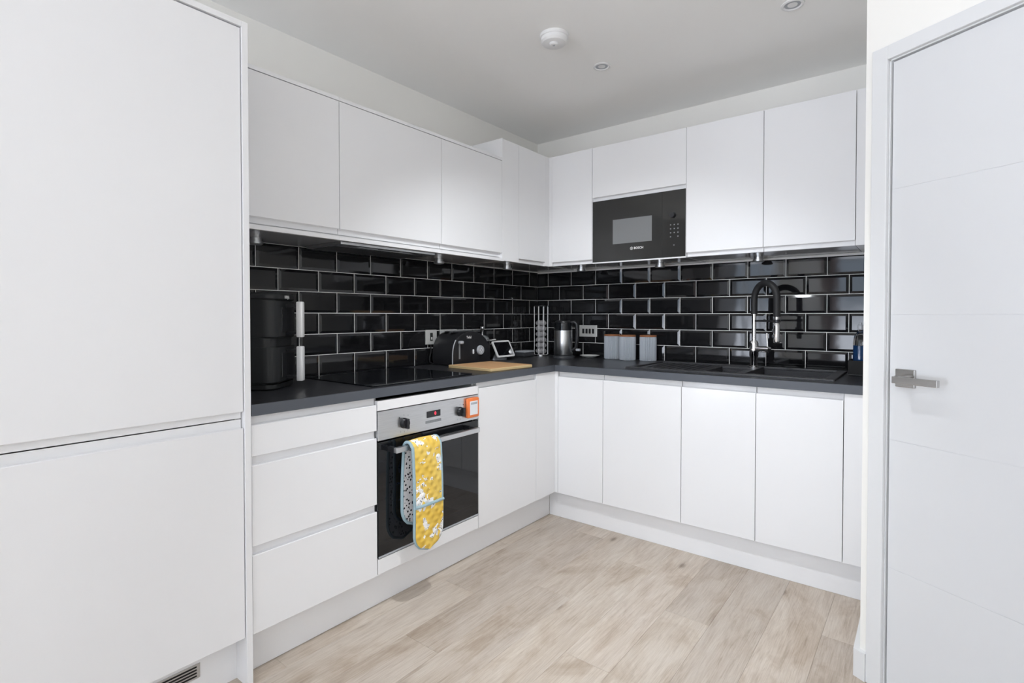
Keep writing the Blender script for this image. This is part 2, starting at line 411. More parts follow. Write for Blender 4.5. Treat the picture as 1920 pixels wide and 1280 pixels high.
# ------------------------------------------------------------------ tiled splashbacks
TW, TH_, G = .202, .102, .0028
ZG = [1.5242 - TH_ * i for i in range(7)]      # 1.5242 ... .9122
ZG[0] = 1.530
def tile_mesh(run, w, h):
    bm = bmesh.new(); c = .0130; t0, t1 = .0036, .0070
    if min(w, h) < .04: c = min(w, h) * .3
    lo = [(0, 0), (w, 0), (w, h), (0, h)]; hi = [(c, c), (w - c, c), (w - c, h - c), (c, h - c)]
    mk = lambda s, d, z: bm.verts.new(rp(run, s, d, z))
    a = [mk(s, .0002, z) for s, z in lo]; b = [mk(s, t0, z) for s, z in lo]; t = [mk(s, t1, z) for s, z in hi]
    for i in range(4):
        j = (i + 1) % 4; bm.faces.new((a[i], a[j], b[j], b[i])); bm.faces.new((b[i], b[j], t[j], t[i]))
    bm.faces.new(t); bm.faces.new(a[::-1]); return mesh_of(bm, 'tile', M['tile'])
tcache = {}
def splash(run, wall, lo, hi, first, step):
    obj('grout', rb(run, lo, hi, -.0004, .0033, ZG[6] - .004, ZG[0]), 'grout', wall)
    for r_ in range(6):
        z0, z1 = ZG[r_ + 1] + G / 2, ZG[r_] - G / 2
        off = first + (step * TW / 2 if r_ % 2 else 0)
        js = [off + step * TW * k for k in range(-2, 14)]
        js = sorted(j for j in js if lo + .012 < j < hi - .012)
        ed = [lo] + js + [hi]
        for i in range(len(ed) - 1):
            s0 = ed[i] + (G / 2 if i else .0005); s1 = ed[i + 1] - (G / 2 if i < len(ed) - 2 else .0005)
            key = (run, round(s1 - s0, 4), round(z1 - z0, 4))
            me = tcache.get(key) or tcache.setdefault(key, tile_mesh(run, s1 - s0, z1 - z0))
            o = bpy.data.objects.new('tile', me); COL.objects.link(o); o.parent = wall; o.location = rp(run, s0, 0, z0)
splash('L', wall_left, YE, -.0080, -.1094, -1)
splash('B', wall_back, .0002, XR, .1006, 1)
obj('sealant_strip', rb('B', .008, XR, .0005, .0095, 1.5215, 1.5295), 'grout', wall_back)

# ------------------------------------------------------------------ cabinets
JH = .029
def jprof(f, z0, z1, j, th=.022):
    """door section: front at depth f; a scooped finger pull along the top or bottom edge"""
    if j == 'top':
        q = z1 - JH
        return [(f, z0 + .001), (f, q), (f - .0025, q + .0025), (f - .0085, q + .001), (f - .0135, q - .004), (f - .0165, q + .004), (f - .0165, z1), (f - th, z1), (f - th, z0), (f - .001, z0)]
    if j == 'bottom':
        q = z0 + JH - .005
        return [(f, z1 - .001), (f, q), (f - .0025, q - .0025), (f - .0085, q - .001), (f - .0135, q + .004), (f - .0165, q - .004), (f - .0165, z0), (f - th, z0), (f - th, z1), (f - .001, z1)]
    return [(f, z0 + .001), (f, z1 - .001), (f - .001, z1), (f - th, z1), (f - th, z0), (f - .001, z0)]
def front(name, run, s0, s1, z0, z1, j, f, parent, gap=.0015):
    return obj(name, extrude(run, jprof(f, z0, z1, j), s0 + gap, s1 - gap), 'gloss_white', parent)
def carcass(run, s0, s1, d1, z0, z1, parent, d0=.004):
    """open-fronted box of 16 mm board"""
    t = .016; bm = bmesh.new()
    rb(run, s0, s0 + t, d0, d1, z0, z1, 0, bm); rb(run, s1 - t, s1, d0, d1, z0, z1, 0, bm)
    rb(run, s0 + t, s1 - t, d0, d1, z0, z0 + t, 0, bm); rb(run, s0 + t, s1 - t, d0, d1, z1 - t, z1, 0, bm)
    rb(run, s0 + t, s1 - t, d0, d0 + .008, z0 + t, z1 - t, 0, bm)
    return obj('carcass', bm, 'carcass', parent)
ZB, ZT = .1585, .8745
# tall fridge housing beside the worktop
t = thing('tall_cabinet', 'tall white two-door cabinet at the near end of the worktop', 'cabinet', (.3, -2.76, 0))
carcass('L', -3.07, -2.462, .58, .15, 2.118, t)
obj('side_panel', rb('L', -2.460, -2.4405, .004, .612, 0, 2.141, .0008), 'gloss_white', t)
obj('side_panel', rb('L', -3.092, -3.072, .004, .612, 0, 2.141, .0008), 'gloss_white', t)
obj('top_panel', rb('L', -3.072, -2.460, .004, .612, 2.1235, 2.141, .0008), 'gloss_white', t)
front('door', 'L', -3.068, -2.4615, .874, 2.1195, 'bottom', .606, t)
front('door', 'L', -3.068, -2.4615, ZB + .002, .8705, 'top', .606, t)
pl = obj('plinth', rb('L', -3.072, -2.460, .52, .538, 0, .148), 'gloss_white', t)
gr = obj('vent_grille', rb('L', -3.0, -2.572, .538, .5405, .066, .112), 'steel', t)
for i in range(4): obj('vent_slot', rb('L', -2.99, -2.582, .5405, .5415, .072 + i * .0096, .0768 + i * .0096), 'dark_gap', gr)

t = thing('drawer_unit', 'white unit of three drawers between tall cabinet and oven', 'drawer unit', (.3, -2.19, 0))
carcass('L', -2.439, -1.943, .58, .15, .877, t)
for z0, z1 in ((.7445, ZT), (.4480, .7415), (ZB, .4455)): front('drawer', 'L', -2.4385, -1.9425, z0, z1, 'top', DL, t)

t = thing('oven_housing', 'white housing panels above and below the built-in oven', 'cabinet', (.3, -1.64, 0))
bm = bmesh.new()
for a in (-1.941, -1.357): rb('L', a, a + .016, .004, .575, .15, .877, 0, bm)
rb('L', -1.925, -1.357, .004, .575, .15, .166, 0, bm)
obj('carcass', bm, 'carcass', t)
obj('upper_panel', rb('L', -1.939, -1.341, .584, DL, .8225, .8625, .001), 'gloss_white', t)
obj('lower_panel', rb('L', -1.939, -1.341, .584, DL, ZB + .002, .2225, .001), 'gloss_white', t)

t = thing('base_cabinet', 'white base cabinet with one door between oven and corner', 'cabinet', (.3, -1.09, 0))
carcass('L', -1.339, -.86, .58, .15, .877, t)
front('door', 'L', -1.339, -.856, ZB, ZT, 'top', DL, t)
obj('filler_panel', rb('L', -.8545, -.664, .584, DL, ZB, .8770, .0008), 'gloss_white', t)
obj('corner_post', rb('B', .606, .6265, .630, DB, ZB, .8770, .0008), 'gloss_white', t)

for s0, s1, lab in ((.628, .926, 'narrow white base cabinet nearest the inner corner, under kettle and canisters'),
                    (.926, 1.3705, 'wide white base cabinet second from the inner corner'),
                    (1.3705, 1.7225, 'white base cabinet below the small sink bowl and tap'),
                    (1.7225, 2.0705, 'white base cabinet below the large sink bowl, nearest the door wall')):
    t = thing('base_cabinet', lab, 'cabinet', ((s0 + s1) / 2, -.3, 0), 'base cabinets under the sink worktop')
    carcass('B', s0 + .0005, s1 - .0005, .64, .15, .877 if s1 < 1.0 else .70, t)
    front('door', 'B', s0, s1, ZB, ZT, 'top', DB, t)
single('filler_panel', rb('B', 2.072, XR - .002, .05, DB, ZB, .8770, .0008), 'gloss_white', 'plain white filler panel closing base cabinets beside angled door wall', 'panel')
single('plinth_board', rb('L', YE + .001, -.6245, PL - .018, PL, .001, .150), 'gloss_white', 'white plinth board along floor below drawers and oven', 'plinth')
single('plinth_board', rb('B', PL + .001, XR - .0185, PB - .018, PB, .001, .150), 'gloss_white', 'white plinth board along floor below the sink cabinets', 'plinth')

# wall units over the hob run
def wall_unit(run, s0, s1, lab, z0, z1, dep, group, top=None, jz=None, bottom=True, grp=None):
    t = thing('wall_cabinet', lab, 'cabinet', rp(run, (s0 + s1) / 2, .17, z0), group)
    carcass(run, s0 + .0005, s1 - .0005, dep - .024, z0 + (.018 if bottom else .004), z1 - .004, t)
    return t
LZ0, LZ1 = 1.530, 2.139
GL = 'wall cabinets above the hob run'
for s0, s1, lab in ((-2.439, -1.935, 'white wall cabinet above the air fryer, beside tall cabinet'),
                    (-1.935, -1.334, 'white wall cabinet above the hob, holding the extractor'),
                    (-1.334, -.8435, 'white wall cabinet above the toaster, beside taller corner cabinet')):
    t = wall_unit('L', s0, s1, lab, LZ0, 2.122, UL, GL)
    front('door', 'L', s0, s1, 1.5545, 2.1205, 'bottom', UL, t)
    obj('bottom_panel', rb('L', s0 + .0002, s1 - .0002, UL - .020, UL - .001, LZ0, 1.5475, .0006), 'gloss_white', t)
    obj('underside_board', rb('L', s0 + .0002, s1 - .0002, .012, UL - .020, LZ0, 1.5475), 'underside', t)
    obj('top_panel', rb('L', s0 + .0002, s1 - .0002, .004, UL, 2.1235, LZ1, .0006), 'gloss_white', t)
t = thing('wall_cabinet', 'taller white corner wall cabinet where both runs meet', 'cabinet', (.17, -.6, 1.53), GL)
bm = bmesh.new(); rb('L', -.826, -.005, .012, UL - .024, 1.536, 1.552, 0, bm); rb('L', -.826, -.005, .004, UL - .024, 2.23, 2.2465, 0, bm); rb('L', -.826, -.005, .009, .016, 1.552, 2.23, 0, bm)
obj('carcass', bm, 'gloss_white', t)
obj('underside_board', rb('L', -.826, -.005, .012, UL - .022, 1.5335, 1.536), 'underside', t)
obj('side_panel', rb('L', -.8432, -.8262, .010, UL, 1.530, 2.2545, .0006), 'gloss_white', t)
obj('filler_panel', rb('L', -.826, -.682, UL - .022, UL, 1.533, 2.2535, .0006), 'gloss_white', t)
front('door', 'L', -.682, -.398, 1.535, 2.2535, 'bottom', UL, t)
obj('corner_post', rb('L', -.398, -.331, UL - .022, UL, 1.533, 2.2535, .0006), 'gloss_white', t)
obj('corner_post', rb('B', UL + .0005, .371, UB - .022, UB, 1.533, 2.2535, .0006), 'gloss_white', t)
GB = 'wall cabinets above the sink run'
for s0, s1, lab in ((.371, .6755, 'narrow white wall cabinet between corner and microwave'),
                    (1.2755, 1.6765, 'white wall cabinet directly beside the microwave, nearer the door'),
                    (1.6765, 2.0765, 'white wall cabinet above the kitchen tap')):
    t = wall_unit('B', s0, s1, lab, 1.531, 2.2535, UB, GB, bottom=False)
    front('door', 'B', s0, s1, 1.535, 2.2535, 'bottom', UB, t)
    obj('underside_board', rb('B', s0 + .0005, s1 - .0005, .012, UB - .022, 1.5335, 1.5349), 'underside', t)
single('filler_panel', rb('B', 2.078, XR - .002, .010, UB, 1.533, 2.2535, .0008), 'gloss_white', 'slim white filler panel closing wall cabinets beside angled door wall', 'panel')
t = thing('wall_cabinet', 'short white wall cabinet with flap above the microwave', 'cabinet', (.975, -.17, 1.92), GB)
bm = bmesh.new(); rb('B', .676, .6785, .009, UB - .002, 1.534, 2.249, 0, bm); rb('B', 1.2725, 1.275, .009, UB - .002, 1.534, 2.249, 0, bm)
rb('B', .6785, 1.2725, .009, UB - .024, 1.922, 1.932, 0, bm); rb('B', .6785, 1.2725, .009, UB - .024, 2.233, 2.249, 0, bm); rb('B', .6785, 1.2725, UB - .016, UB - .002, 1.531, 1.5385, 0, bm)
obj('carcass', bm, 'gloss_white', t)
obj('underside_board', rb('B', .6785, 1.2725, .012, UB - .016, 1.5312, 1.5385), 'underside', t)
front('flap_door', 'B', .6755, 1.2755, 1.9195, 2.2535, 'bottom', UB, t)

# ------------------------------------------------------------------ worktops, sink, hob
t = single('worktop', rb('L', YE + .001, -.0085, .0085, DWL - .0012, WT - WTH, WT, .0008), 'worktop', 'charcoal worktop carrying hob, air fryer and toaster', 'worktop')
obj('lit_edge', rb('L', YE + .001, -DWB - .0002, DWL - .0012, DWL, WT - WTH + .0004, WT - .0006), 'worktop_edge_lit', t, label='front edge, window light painted into its grey')
SX0, SX1, SY0, SY1 = 1.028, 2.026, -.600, -.100
BX = ((1.452, 1.600, -.545, -.265), (1.640, 1.985, -.555, -.150))      # half bowl, main bowl
bm = bmesh.new()
hx0, hx1, hy0, hy1 = SX0 + .012, SX1 - .012, SY0 + .012, SY1 - .012
bx(bm, DWL + .0006, hx0, -DWB, -.0085, WT - WTH, WT); bx(bm, hx1, XR - .001, -DWB, -.0085, WT - WTH, WT)
bx(bm, hx0, hx1, -DWB, hy0, WT - WTH, WT); bx(bm, hx0, hx1, hy1, -.0085, WT - WTH, WT)
bmesh.ops.remove_doubles(bm, verts=bm.verts[:], dist=.00001)
t = single('worktop', bm, 'worktop', 'charcoal worktop with inset sink along the back wall', 'worktop')
obj('lit_edge', rb('B', DWL + .0006, XR - .001, DWB - .0002, DWB + .001, WT - WTH + .0004, WT - .0006), 'worktop_edge_lit', t, label='front edge, window light painted into its grey')
t = thing('sink', 'black composite one-and-a-half bowl sink with ribbed drainer', 'sink', (1.53, -.35, WT))
bm = bmesh.new(); zt = WT + .009; zl = WT - .004
# deck around the bowls and the drainer
xs = [SX0, BX[0][0], BX[0][1], BX[1][0], BX[1][1], SX1]
bx(bm, SX0, SX1, SY0, SY0 + .045, zl, zt, .003); bx(bm, SX0, SX0 + .03, SY0 + .045, SY1, zl, zt, .003); bx(bm, SX1 - .041, SX1, SY0 + .045, SY1, zl, zt, .003)
bx(bm, SX0 + .03, SX1 - .041, SY1 - .05, SY1, zl, zt, .003)
bx(bm, BX[0][1], BX[1][0], SY0 + .045, SY1 - .05, zl, zt, .002)
bx(bm, BX[0][0] - .025, BX[0][1], BX[0][3], SY1 - .05, zl, zt, .002)
bx(bm, BX[0][0] - .025, BX[0][0], SY0 + .045, BX[0][3], zl, zt, .002)
obj('deck', bm, 'composite', t)
bm = bmesh.new(); bx(bm, SX0 + .03, BX[0][0] - .025, SY0 + .045, SY1 - .05, zl - .006, WT + .001); dr = obj('drainer', bm, 'composite', t)
for i in range(8):
    xx = SX0 + .06 + i * .043
    obj('drainer_rib', box(xx, xx + .02, SY0 + .07, SY1 - .08, WT + .001, WT + .005, .002), 'composite', dr)
for (x0, x1, y0, y1), dpt in zip(BX, (.12, .19)):
    bm = bmesh.new(); w = .006; zb = WT - dpt
    bx(bm, x0 - w, x0, y0 - w, y1 + w, zb, zl); bx(bm, x1, x1 + w, y0 - w, y1 + w, zb, zl); bx(bm, x0, x1, y0 - w, y0, zb, zl); bx(bm, x0, x1, y1, y1 + w, zb, zl); bx(bm, x0 - w, x1 + w, y0 - w, y1 + w, zb - w, zb)
    bw = obj('bowl', bm, 'composite', t)
    obj('waste', lathe([(.042, zb + .0005), (.042, zb + .003), (.030, zb + .004), (.012, zb + .002)], (x0 + x1) / 2, (y0 + y1) / 2, 28), 'chrome', bw, 40)
# tap
TX, TY = 1.600, -.205
sd = Vector((.135, -.105, 0)); sl = sd.length; sdn = sd.normalized()
t = thing('kitchen_tap', 'chrome pull-down kitchen tap with black hose arch at sink', 'tap', (TX, TY, WT + .009))
z0 = WT + .009
obj('body', lathe([(.026, z0), (.026, z0 + .006), (.019, z0 + .01), (.019, z0 + .055), (.023, z0 + .062), (.023, 1.055), (.019, 1.066), (.017, 1.070)], TX, TY, 28), 'chrome', t, 35)
obj('riser', cyl((TX, TY, 1.068), (TX, TY, 1.225), .0115, 20), 'chrome', t, 40)
pts = [Vector((TX, TY, 1.215)), Vector((TX, TY, 1.26))]
ra = sl / 2; zc = 1.378 - ra
for i in range(0, 25):
    a = math.pi * (1 - i / 24); pts.append(Vector((TX, TY, 0)) + sdn * (ra + ra * math.cos(a)) + Vector((0, 0, zc + (1.378 - zc) * math.sin(a))))
pts += [Vector((TX, TY, 1.25)) + sd, Vector((TX, TY, 1.20)) + sd]
rad = [.0165 + (.0012 if i % 2 else 0) for i in range(len(pts))]
obj('spout_hose', tube(pts, .0172, 14), 'black_rubber', t, 40, label='black rubber hose arch')
sx, sy = TX + sd.x, TY + sd.y
obj('spray_head', lathe([(.011, 1.212), (.012, 1.165), (.0145, 1.160), (.0155, 1.150), (.0155, 1.075), (.013, 1.066)], sx, sy, 24), 'chrome', t, 35)
for z in (1.128, 1.098): obj('spray_button', box(sx - .022, sx - .012, sy - .008, sy + .004, z - .008, z + .008, .003), 'black_plastic', t)
obj('docking_arm', cyl((TX, TY, 1.178), (sx - sdn.x * .018, sy - sdn.y * .018, 1.178), .0052), 'black_plastic', t, 40)
obj('docking_ring', lathe([(.0175, 1.170), (.0175, 1.186), (.0125, 1.186), (.0125, 1.170)], sx, sy, 24, close=False), 'black_plastic', t, 40)
lv = obj('mixer_barrel', cyl((TX + .012, TY - .004, 1.026), (TX + .085, TY - .030, 1.026), .0165, 24), 'chrome', t, 40)
obj('lever', cyl((TX + .074, TY - .026, 1.036), (TX + .071, TY - .025, 1.112), .0048, 12), 'chrome', lv, 40)
# induction hob
t = thing('induction_hob', 'black glass induction hob set in the worktop above oven', 'hob', (.325, -1.64, WT))
obj('glass_plate', rb('L', -1.942, -1.352, .065, .578, WT + .0002, WT + .0055, .0015), 'black_glass', t)

# ------------------------------------------------------------------ oven
t = thing('oven', 'built-in oven with steel control panel and black glass door', 'oven', (.3, -1.64, .225))
OY0, OY1 = -1.9385, -1.3415
obj('body', rb('L', OY0 + .02, OY1 - .02, .03, .585, .235, .815), 'dark_gap', t)
cp = obj('control_panel', rb('L', OY0, OY1, .585, DL + .002, .7015, .8195, .0012), 'steel', t)
od = obj('door', rb('L', OY0 + .0005, OY1 - .0005, .587, DL + .001, .2255, .6955, .0012), 'black_glass', t, label='black glass oven door')
obj('door_window', rb('L', -1.86, -1.42, DL + .001, DL + .0014, .29, .60), 'black_glass', od)
obj('door_trim', rb('L', OY0 + .001, OY1 - .001, DL + .0008, DL + .002, .2262, .2335), 'grey_plastic', od)
f_ = DL + .002
for s_ in (-1.806, -1.470):
    kb = obj('knob', tube([(f_, s_, .754), (f_ + .004, s_, .754), (f_ + .0045, s_, .754), (f_ + .018, s_, .754)], [.022, .022, .0205, .0185], 28), 'black_plastic', cp, 35)
    obj('knob_grip', rb('L', s_ - .005, s_ + .005, f_ + .010, f_ + .032, .754 - .021, .754 + .021, .002), 'black_plastic', cp)
    for k, (a, b) in enumerate(((-.024, .026), (0, .034), (.022, .03), (-.018, -.034), (.002, -.036), (.02, -.032))):
        obj('dial_mark', rb('L', s_ + a - .002, s_ + a + .002, f_, f_ + .0003, .754 + b - .003, .754 + b + .003), 'black_plastic' if k == (0 if s_ < -1.6 else 2) else 'grey_plastic', cp)
ds = obj('display', rb('L', -1.679, -1.597, f_, f_ + .0012, .755, .7835), 'black_glass', cp)
text_mesh('clock_digit', '0', .021, 'red_led', ds if False else cp, (f_ + .0014, -1.628, .7695), (0, 1, 0), (0, 0, 1), .0002, bold=.0004)
for k in range(3): obj('touch_key', rb('L', -1.686 + k * .0315, -1.686 + k * .0315 + .0305, f_, f_ + .001, .731, .7425), 'print_grey', cp)
hb = obj('door_handle', rb('L', -1.892, -1.392, .648, .666, .6515, .6735, .002), 'steel', od)
hb['label'] = 'flat steel towel-bar handle'
for s_ in (-1.892, -1.408):
    bm = bmesh.new(); y0, y1 = (s_ - .0005, s_ + .016)
    rb('L', y0, y1, DL + .001, .6475, .652, .673, .002, bm); obj('handle_bracket', bm, 'black_plastic', od)
# timer stuck on the control panel
t = thing('kitchen_timer', 'small orange-framed white timer stuck on the oven control panel', 'timer', (f_, -1.392, .763))
bm = bmesh.new(); rb('L', -1.4335, -1.3495, f_ + .0002, f_ + .016, .7150, .8110, .013, bm); obj('case', bm, 'orange', t, 40)
obj('face', rb('L', -1.4180, -1.3640, f_ + .0155, f_ + .0172, .7300, .7960, .004), 'label_white', t)
obj('display_strip', rb('L', -1.4130, -1.3690, f_ + .0172, f_ + .0176, .7800, .7900), 'grey_plastic', t)

# ------------------------------------------------------------------ oven glove over the handle
t = thing('oven_glove', 'yellow quilted double oven glove hanging over the oven handle', 'oven glove', (.66, -1.74, .67))
HW = .077
def glove_path(n):
    """centre line: front leg up, over the bar, down behind it; returns (y, d, z, normal_d, normal_z, arc)"""
    raw = []
    for i in range(26): q = i / 25; raw.append((-1.748 + .001 * q, .690 + .010 * math.sin(q * 2.6) - .012 * q, .228 + (.662 - .228) * q))
    for i in range(1, 12):
        a = math.pi * i / 12; raw.append((-1.747 - .008 * i / 12, .6575 + .0195 * math.cos(a), .664 + .020 * math.sin(a)))
    for i in range(20): q = i / 19; raw.append((-1.755 - .009 * q, .638 - .006 * math.sin(q * 3), .662 - .338 * q))
    return raw
gp = glove_path(0); arc = [0]
for i in range(1, len(gp)): arc.append(arc[-1] + math.dist(gp[i], gp[i - 1]))
LT = arc[-1]; NV = 14
def half_w(s):
    e = min(s, LT - s)
    return HW * math.sqrt(max(0, 1 - (1 - min(e / HW, 1)) ** 2)) if e < HW else HW
def gn(i):
    a, b = gp[max(0, i - 1)], gp[min(len(gp) - 1, i + 1)]
    td, tz = b[1] - a[1], b[2] - a[2]; l = math.hypot(td, tz) or 1
    return (tz / l, -td / l)          # points outwards on the front leg
def gpt(i, v, off):
    y, d, z = gp[i]; nd, nz = gn(i); w = max(half_w(arc[i]), .004)
    return Vector((d + nd * off, y + v * w, z + nz * off))
def sheet(i0, i1, off, puff=0):
    bm = bmesh.new(); rows = []
    for i in range(i0, i1 + 1): rows.append([bm.verts.new(gpt(i, -1 + 2 * k / NV, off + puff * (1 - (-1 + 2 * k / NV) ** 2) * .004)) for k in range(NV + 1)])
    for a, b in zip(rows, rows[1:]):
        for k in range(NV): bm.faces.new((a[k], a[k + 1], b[k + 1], b[k]))
    return bm
n_ = len(gp)
def solid(bm, th):
    bmesh.ops.recalc_face_normals(bm, faces=bm.faces[:]); bmesh.ops.solidify(bm, geom=bm.faces[:], thickness=th); return bm
obj('outer_cloth', sheet(0, n_ - 1, .0040, 1), 'glove_yellow', t, 60)
obj('dotted_lining', sheet(0, n_ - 1, -.0030), 'glove_dots', t, 60)
edge = [gpt(i, -1, .0005) for i in range(n_)] + [gpt(i, 1, .0005) for i in range(n_ - 1, -1, -1)]
obj('edge_binding', tube(edge, .0066, 8, closed=True), 'binding', t, 60)
ip = next(i for i in range(n_) if gp[i][2] > .418)
obj('pocket_cloth', sheet(0, ip, .0085, 1.2), 'glove_yellow', t, 60)
obj('pocket_binding', tube([gpt(ip, -1 + 2 * k / 12, .0085 + .004 * (1 - (-1 + k / 6) ** 2)) for k in range(13)], .0068, 8), 'binding', t, 60)
iq = next(i for i in range(30, n_) if gp[i][2] < .50)

# ------------------------------------------------------------------ microwave, extractor, lights under the cabinets
t = thing('microwave', 'built-in black glass microwave below the flap cabinet', 'microwave', (.975, -.17, 1.54))
obj('body', rb('B', .70, 1.25, .02, .325, 1.552, 1.905), 'dark_gap', t)
dr = obj('door', rb('B', .6795, 1.1360, .3275, UB + .001, 1.5405, 1.9165, .001), 'micro_glass', t)
obj('door_window', rb('B', .821, 1.073, UB + .001, UB + .0018, 1.6415, 1.789), 'micro_window', dr)
cpn = obj('control_panel', rb('B', 1.1365, 1.2715, .3275, UB + .001, 1.5405, 1.9165, .001), 'micro_glass', t)
obj('dial', tube([rp('B', 1.2010, UB + .001, 1.775), rp('B', 1.2010, UB + .012, 1.775), rp('B', 1.2010, UB + .026, 1.775)], [.0165, .0165, .0150], 28), 'black_plastic', cpn, 35)
for r_ in range(4):
    for c in range(3):
        if (r_, c) in ((3, 1),): continue
        s_ = 1.186 + c * .0215; z = 1.7215 - r_ * .0225
        obj('touch_key', rb('B', s_ - .0032, s_ + .0032, UB + .001, UB + .0014, z - .003, z + .003), 'print_grey', cpn)
obj('touch_key', rb('B', 1.203, 1.209, UB + .001, UB + .0014, 1.603, 1.609), 'print_grey', cpn)
text_mesh('maker_lettering', 'BOSCH', .0185, 'print_white', dr, (.9905, -(UB + .0012), 1.6075), (1, 0, 0), (0, 0, 1), .0003, bold=.0005)
bm = tube([rp('B', .9450, UB + .0012, 1.6075) + Vector((.0078 * math.cos(a * math.pi / 12), 0, .0078 * math.sin(a * math.pi / 12))) for a in range(24)], .0012, 6, closed=True)
rb('B', .9415, .9430, UB + .0008, UB + .002, 1.603, 1.612, 0, bm); rb('B', .9470, .9485, UB + .0008, UB + .002, 1.603, 1.612, 0, bm); rb('B', .943, .947, UB + .0008, UB + .002, 1.6068, 1.6082, 0, bm)
obj('maker_emblem', bm, 'print_white', dr)
t = thing('extractor_hood', 'slim grey extractor plate under the cabinet over the hob', 'extractor', (.18, -1.64, 1.515))
obj('housing', rb('L', -1.915, -1.360, .05, .325, 1.5175, 1.5297, .002), 'steel', t)
for s0, s1 in ((-1.895, -1.645), (-1.635, -1.380)): obj('grease_filter', rb('L', s0, s1, .075, .255, 1.5160, 1.5177), 'dark_grey', t)
obj('light_strip', rb('L', -1.80, -1.48, .272, .288, 1.5160, 1.5177), 'grey_plastic', t)
obj('control_strip', rb('L', -1.70, -1.58, .300, .314, 1.5160, 1.5177), 'black_plastic', t)
for run, s_, d_, lab in (('L', -2.185, .120, 'round steel spotlight under cabinet beside tall cabinet'), ('L', -1.147, .130, 'small steel spotlight under the cabinet above the toaster'),
                         ('L', -.575, .170, 'small steel spotlight under the taller corner cabinet'), ('B', .489, .171, 'small steel spotlight under narrow cabinet above kettle'),
                         ('B', 1.032, .135, 'small steel spotlight under the microwave'), ('B', 1.597, .110, 'small steel spotlight under the cabinet above tap')):
    zt_ = 1.530 if run == 'L' and s_ < -.83 else 1.5335
    if run == 'B': zt_ = 1.5335 if not (.676 < s_ < 1.275) else 1.5312
    p = rp(run, s_, d_, 0)
    t = thing('cabinet_spotlight', lab, 'spotlight', (p.x, p.y, zt_), 'spotlights under the wall cabinets')
    r_ = .030
    obj('body', lathe([(r_ * .82, zt_ - .0002), (r_ * .82, zt_ - .014), (r_, zt_ - .015), (r_, zt_ - .025), (r_ * .9, zt_ - .027)], p.x, p.y, 32), 'steel', t, 35)
    obj('lens', lathe([(r_ * .72, zt_ - .0268), (r_ * .72, zt_ - .0278)], p.x, p.y, 28), 'grey_plastic', t, 35)

# ------------------------------------------------------------------ ceiling fittings
def downlight(x_, y_, lab, watts=0):
    t = thing('downlight', lab, 'downlight', (x_, y_, CEIL), 'recessed ceiling downlights')
    obj('rim', lathe([(.045, CEIL - .0003), (.044, CEIL - .004), (.036, CEIL - .006), (.031, CEIL - .002)], x_, y_, 36, close=False), 'white_plastic', t, 40)
    obj('baffle', lathe([(.0312, CEIL - .0021), (.022, CEIL - .0006)], x_, y_, 36), 'grey_plastic', t, 40)
    obj('lens', lathe([(.020, CEIL - .0008), (.019, CEIL - .0030)], x_, y_, 30), 'fill_lens' if watts else 'white_plastic', t, 40)
    if watts:
        l = bpy.data.lights.new('fill_spot', 'SPOT'); l.energy = watts; l.spot_size = R(98); l.spot_blend = .75; l.shadow_soft_size = .05; l.color = (.92, .96, 1.0)
        o = bpy.data.objects.new('fill_spot', l); COL.objects.link(o); o.parent = t; o.location = (0, 0, -.012)
        o.rotation_euler = (Vector((.90, -.75, .25)) - Vector((x_, y_, CEIL))).to_track_quat('-Z', 'Y').to_euler()   # added fill spot aimed at the corner units
downlight(.995, -.814, 'white recessed ceiling downlight near the smoke alarm')
downlight(1.888, -.809, 'white recessed ceiling downlight nearer the door wall')
# added downlight out of view, brightens the lower units and floor
downlight(1.44, -1.85, 'added fill downlight, unseen, over the middle of the kitchen floor', FILL_W)
sx_, sy_ = .968, -1.215
t = thing('smoke_alarm', 'round white smoke alarm on the ceiling', 'smoke alarm', (sx_, sy_, CEIL))
obj('base_plate', lathe([(.066, CEIL - .0003), (.066, CEIL - .014), (.063, CEIL - .016)], sx_, sy_, 48), 'white_plastic', t, 35)
obj('cover', lathe([(.061, CEIL - .016), (.061, CEIL - .030), (.054, CEIL - .039), (.040, CEIL - .043), (.001, CEIL - .0445)], sx_, sy_, 48), 'white_plastic', t, 35)
obj('test_button', lathe([(.020, CEIL - .042), (.020, CEIL - .049), (.016, CEIL - .053), (.001, CEIL - .0535)], sx_ + .006, sy_ - .012, 30), 'white_plastic', t, 35)
obj('sensor_hole', lathe([(.006, CEIL - .0530), (.006, CEIL - .0545)], sx_ + .006, sy_ - .012, 16), 'grey_plastic', t, 35)

